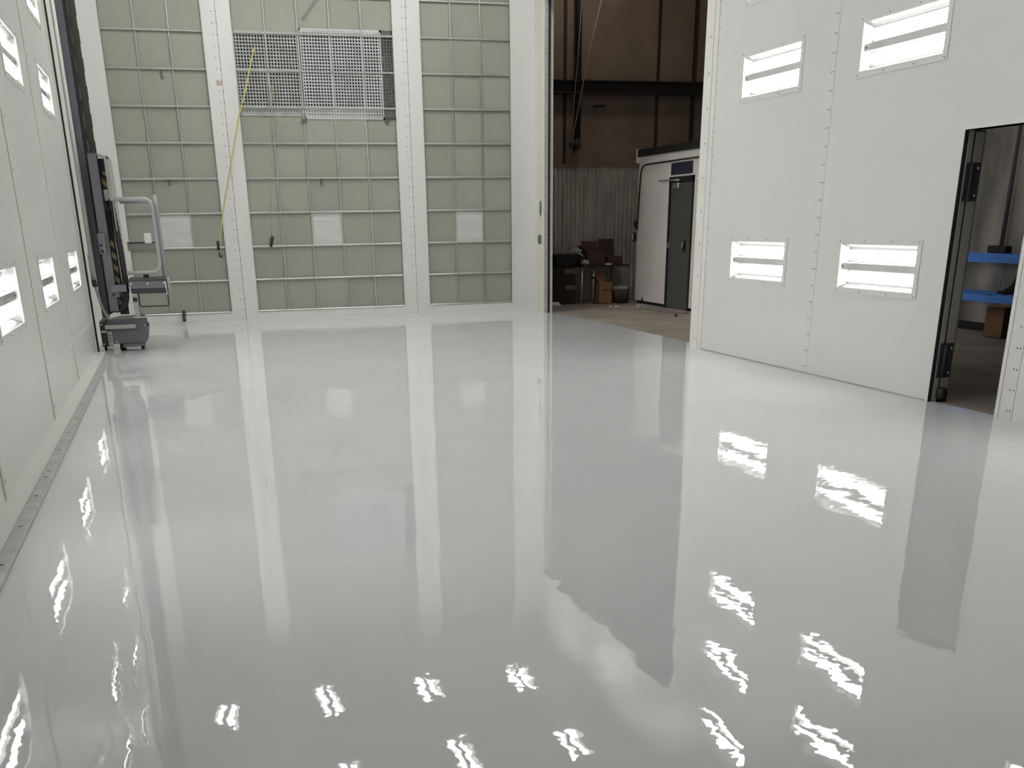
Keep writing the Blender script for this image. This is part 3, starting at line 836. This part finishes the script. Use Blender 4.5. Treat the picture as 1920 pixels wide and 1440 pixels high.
MB().prism([(18.88, .05), (18.98, .05), (18.93, .13)], 0, CX - .003, CX + .0).build('torn_corner', dark, cab)

# rubbish and table along the corrugated wall
tb = thing('work_table', 'cluttered table with pale legs against the corrugated wall', 'table', (7.7, 19.6, 0))
MB().box(7.32, 8.30, 19.35, 20.1, .655, .69).build('tabletop', card_dark, tb)
for x, y in ((7.605, 19.42), (7.36, 19.40), (8.22, 20.05), (7.36, 20.05)): MB().tube([(x, y, .655), (x - .01, y, 0)], .02, 8).build('leg', steel, tb)
def carton(name, x0, x1, y0, y1, z0, z1, mtr, label, flaps=True, group=None, strip=True):
    t = thing(name, label, 'box', ((x0 + x1) / 2, (y0 + y1) / 2, z0), group)
    mb = MB(); e = .006
    mb.box(x0, x1, y0, y0 + e, z0, z1); mb.box(x0, x1, y1 - e, y1, z0, z1); mb.box(x0, x0 + e, y0 + e, y1 - e, z0, z1); mb.box(x1 - e, x1, y0 + e, y1 - e, z0, z1); mb.box(x0, x1, y0, y1, z0, z0 + e)
    mb.build('carton', mtr, t)
    if flaps:
        h = min(y1 - y0, .22) * .8
        MB().strip([(x0, (y0 + y1) / 2, z1), (x0 - h * .5, (y0 + y1) / 2, z1 + h * .6)], (0, (y1 - y0) / 2 - .01, 0), (.002, 0, .002)).build('flap', mtr, t)
        MB().strip([((x0 + x1) / 2, y1, z1), ((x0 + x1) / 2, y1 + h * .3, z1 + h)], ((x1 - x0) / 2 - .01, 0, 0), (0, .002, .002)).build('flap', mtr, t)
    else:
        MB().box(x0, x1, y0, (y0 + y1) / 2 - .002, z1, z1 + e).build('flap', mtr, t)
        MB().box(x0, x1, (y0 + y1) / 2 + .002, y1, z1, z1 + e).build('flap', mtr, t)
    if strip: MB().box(x1 - (x1 - x0) * .3, x1 - .005, y0 - .002, y0, z1 - .11, z1 - .03).build('label_patch', tape_m, t)
    return t
carton('carton', 6.55, 7.26, 19.45, 20.05, 0.0, .37, card_dark, 'lower dark carton of the stack under the black tub', False, 'stacked dark cartons')
carton('carton', 6.52, 7.24, 19.45, 20.05, .378, .66, card_dark, 'upper dark carton holding the black tub', False, 'stacked dark cartons')
tub = MB().loft([[(6.90, 19.50, .668), (7.24, 19.50, .668), (7.24, 19.95, .668), (6.90, 19.95, .668)], [(6.82, 19.42, .89), (7.29, 19.42, .89), (7.29, 20.0, .89), (6.82, 20.0, .89)]])
tub.loft([[(6.81, 19.41, .875), (7.30, 19.41, .875), (7.30, 20.01, .875), (6.81, 20.01, .875)], [(6.81, 19.41, .895), (7.30, 19.41, .895), (7.30, 20.01, .895), (6.81, 20.01, .895)]])
one('storage_tub', tub, black, 'black tapered tub on the stack of dark cartons', 'tub')
carton('carton', 7.33, 7.485, 19.52, 19.9, .692, .83, card_dark, 'low open dark carton on the table under the papers', False, None, False)
for k, (x0, x1, y0, z, rx) in enumerate(((7.14, 7.40, 19.50, .935, .10), (7.33, 7.47, 19.62, .875, .0), (7.28, 7.41, 19.56, .97, -.02))):
    mb = MB().strip([(x0, y0 + .12, z - rx * .1 + .02 * (k == 0)), ((x0 + x1) / 2, y0 + .12, z), (x1, y0 + .12, z - .03 - rx * .3)], (0, .12, 0), (0, 0, .006))
    if k == 0: lab = 'lowest sloping magazine on the cluttered table, leaning off the edge'
    elif k == 1: lab = 'small pale magazine between others on the cluttered table'
    else: lab = 'topmost flat white magazine of the pile on the table'
    one('magazine', mb, paper, lab, 'magazine', 'magazines on the table')
bag = MB().tube([(7.35, 19.42, .735), (7.40, 19.40, .745), (7.46, 19.40, .74), (7.49, 19.42, .72)], [.025, .05, .045, .02], 7)
one('crumpled_bag', bag, rag_m, 'crumpled grey plastic bag at the front of the table', 'bag')
carton('carton', 7.50, 7.86, 19.50, 19.85, .692, .93, card_red, 'reddish brown carton with lifted flaps on the table', True, None, False)
carton('carton', 7.92, 8.22, 19.50, 19.80, .692, .83, card_red, 'small low brown carton at the table end', False, None, False)
sheet = MB().strip([(8.07, 19.95, .70), (8.07, 20.02, 1.14)], (.16, 0, 0), (0, .004, 0))
one('cardboard_sheet', sheet, card_red, 'tall brown cardboard sheet standing against the corrugated wall', 'cardboard')
one('paper_scrap', MB().box(7.84, 7.95, 19.40, 19.46, .692, .712), paper, 'small white paper pack on the table edge', 'paper')
bx = carton('carton', 7.645, 7.90, 19.22, 19.50, 0.0, .39, card, 'tan carton with hand holes on the floor before the table', True, None, False)
hh = MB().box(7.72, 7.79, 19.216, 19.22, .235, .262); hh.box(7.855, 7.88, 19.216, 19.22, .235, .27); hh.build('hand_hole', black, bx)
tr = thing('waste_bin', 'dark round waste bin full of white scraps beside the tan carton', 'bin', (8.12, 19.3, 0))
rg = lambda r, z: [(8.12 + r * math.cos(2 * math.pi * k / 16), 19.32 + r * math.sin(2 * math.pi * k / 16), z) for k in range(16)]
MB().loft([rg(.145, 0), rg(.175, .26), rg(.165, .26), rg(.14, .05)], smooth=True).build('bin_body', card_red, tr)
sc = MB()
for k in range(9):
    a = random.uniform(0, 6.28); r = random.uniform(0, .12); x, y = 8.12 + r * math.cos(a), 19.32 + r * math.sin(a)
    sc.loft([[(x - .05, y - .04, .24), (x + .05, y - .03, .25), (x + .04, y + .05, .25), (x - .04, y + .04, .24)], [(x - .03, y - .02, .30), (x + .03, y - .01, .285), (x + .02, y + .03, .31), (x - .03, y + .02, .29)]])
sc.build('scraps', rag_m, tr, 'stuff')
def crumple(name, x, y, sx, sy, sz, mtr, label, cat, group=None):
    mb = MB(); rings = []
    for k, (f, z) in enumerate(((1, 0), (.9, .5), (.5, 1.0))):
        rings.append([(x + sx * f * random.uniform(.7, 1.1) * math.cos(j * math.pi / 4), y + sy * f * random.uniform(.7, 1.1) * math.sin(j * math.pi / 4), sz * z * random.uniform(.8, 1.0) - (.003 if k == 0 else 0)) for j in range(8)])
    mb.loft(rings); return one(name, mb, mtr, label, cat, group)
crumple('crumpled_paper', 6.80, 19.30, .12, .07, .06, paper, 'crumpled white paper at the foot of the dark cartons', 'paper')
crumple('rag', 8.02, 18.14, .10, .12, .05, rag_m, 'grey rag on concrete at the cabin corner', 'rag')
crumple('paper_scrap', 7.60, 18.55, .03, .03, .012, paper, 'tiny white scrap on concrete nearest the tan carton', 'paper')
crumple('paper_scrap', 7.68, 18.45, .05, .025, .012, paper, 'longer white scrap on concrete before the tan carton', 'paper')
crumple('debris', 7.77, 16.12, .03, .04, .04, black, 'small black lump on concrete before the cabin door', 'debris')
dm = MB(); rg = []
for z, f in ((0, 1), (.012, 1), (.016, .96)):
    rg.append([(8.10 + f * .27 * math.cos(2 * math.pi * k / 20) * (1 if math.cos(2 * math.pi * k / 20) > 0 else .75), 17.25 + f * .72 * math.sin(2 * math.pi * k / 20), z - .002) for k in range(20)])
dm.loft(rg)
one('door_mat', dm, mat_m, 'worn flat brown mat before the grey cabin door', 'mat')

# ------------------------------------------------------------------ personnel door and rack behind it
dr = thing('service_door', 'white service door folded fully back outside the right wall doorway', 'door', (R + .2, 7.6, 0))
MB().box(R + .155, R + .21, 7.57, 8.42, .02, 2.08).build('leaf', doorleaf, dr)
ed = MB().box(R + .092, R + .172, 7.538, 7.57, .02, 2.08).build('leaf_edge', doorleaf, dr)
MB().box(R + .028, R + .072, 7.538, 7.549, .0, 2.09).build('frame_face', doorleaf, dr)
MB().box(R + .004, R + .18, 7.544, 7.5495, .0, 2.09).build('frame_gap', black, dr)
for z in (1.72, .34):
    hg = MB().box(R + .035, R + .165, 7.526, 7.538, z - .14, z + .14).build('hinge', grey_dark, dr)
    MB().tube([(R + .082, 7.522, z - .135), (R + .082, 7.522, z + .135)], .012, 8).build('knuckle', grey_dark, hg)
    MB().dots([(R + .145, 7.526, z + .10), (R + .145, 7.526, z - .10)], .010, 1, -.004, 8).build('screws', screwb, hg, 'stuff')
st = MB().tube([(R + .10, 7.52, .02), (R + .10, 7.52, .04), (R + .10, 7.52, .10), (R + .10, 7.52, .115)], [.03, .045, .045, .03], 10); st.build('door_stop', black, dr)

rk = thing('pallet_rack', 'storage rack with two bright blue beams seen through the doorway', 'rack', (10.1, 11.7, 0))
for y in (10.1, 13.3):
    for x in (9.82, 10.38): MB().box(x - .04, x + .04, y - .04, y + .04, 0, 2.2).build('upright', grey_dark, rk)
for z in (.955, .482):
    bm2 = MB().prism([(9.79, z - .04), (9.84, z - .04), (9.84, z + .04), (9.80, z + .04), (9.79, z + .03)], 1, 10.1, 13.3); bm2.build('beam', blue, rk)
    MB().prism([(10.36, z - .04), (10.41, z - .04), (10.41, z + .04), (10.36, z + .04)], 1, 10.1, 13.3).build('beam', blue, rk)
    for k in range(4): MB().box(9.84, 10.36, 10.6 + k * .7, 10.66 + k * .7, z - .03, z + .0).build('deck_bar', grey_dark, rk)
cd = thing('wall_conduit', 'thin vertical conduit with dark junction box on stained wall', 'conduit', (WX - .03, 12.08, 1.0))
MB().tube([(WX - .03, 12.10, WT - .05), (WX - .03, 12.10, 1.08)], .018, 8).build('pipe', steel, cd)
MB().bbox(WX - .09, WX - .0, 11.93, 12.27, 1.00, 1.09, .01).build('junction_box', dark, cd)
carton('carton', 10.0, 10.35, 11.30, 11.62, 0.0, .37, card, 'tan carton on the floor under the blue beams', False, None, False)
coat = MB().tube([(10.06, 10.95, .86), (10.05, 11.05, .84), (10.04, 11.12, .72), (10.03, 11.22, .60), (10.02, 11.38, .555), (10.02, 11.5, .55)], [.03, .07, .09, .075, .03, .015], 8)
coat.tube([(10.05, 10.98, .50), (10.05, 11.0, .7), (10.05, 10.98, .84)], [.10, .10, .05], 8)
one('jacket', coat, cloth, 'dark jacket heaped on the lower blue beam', 'jacket')
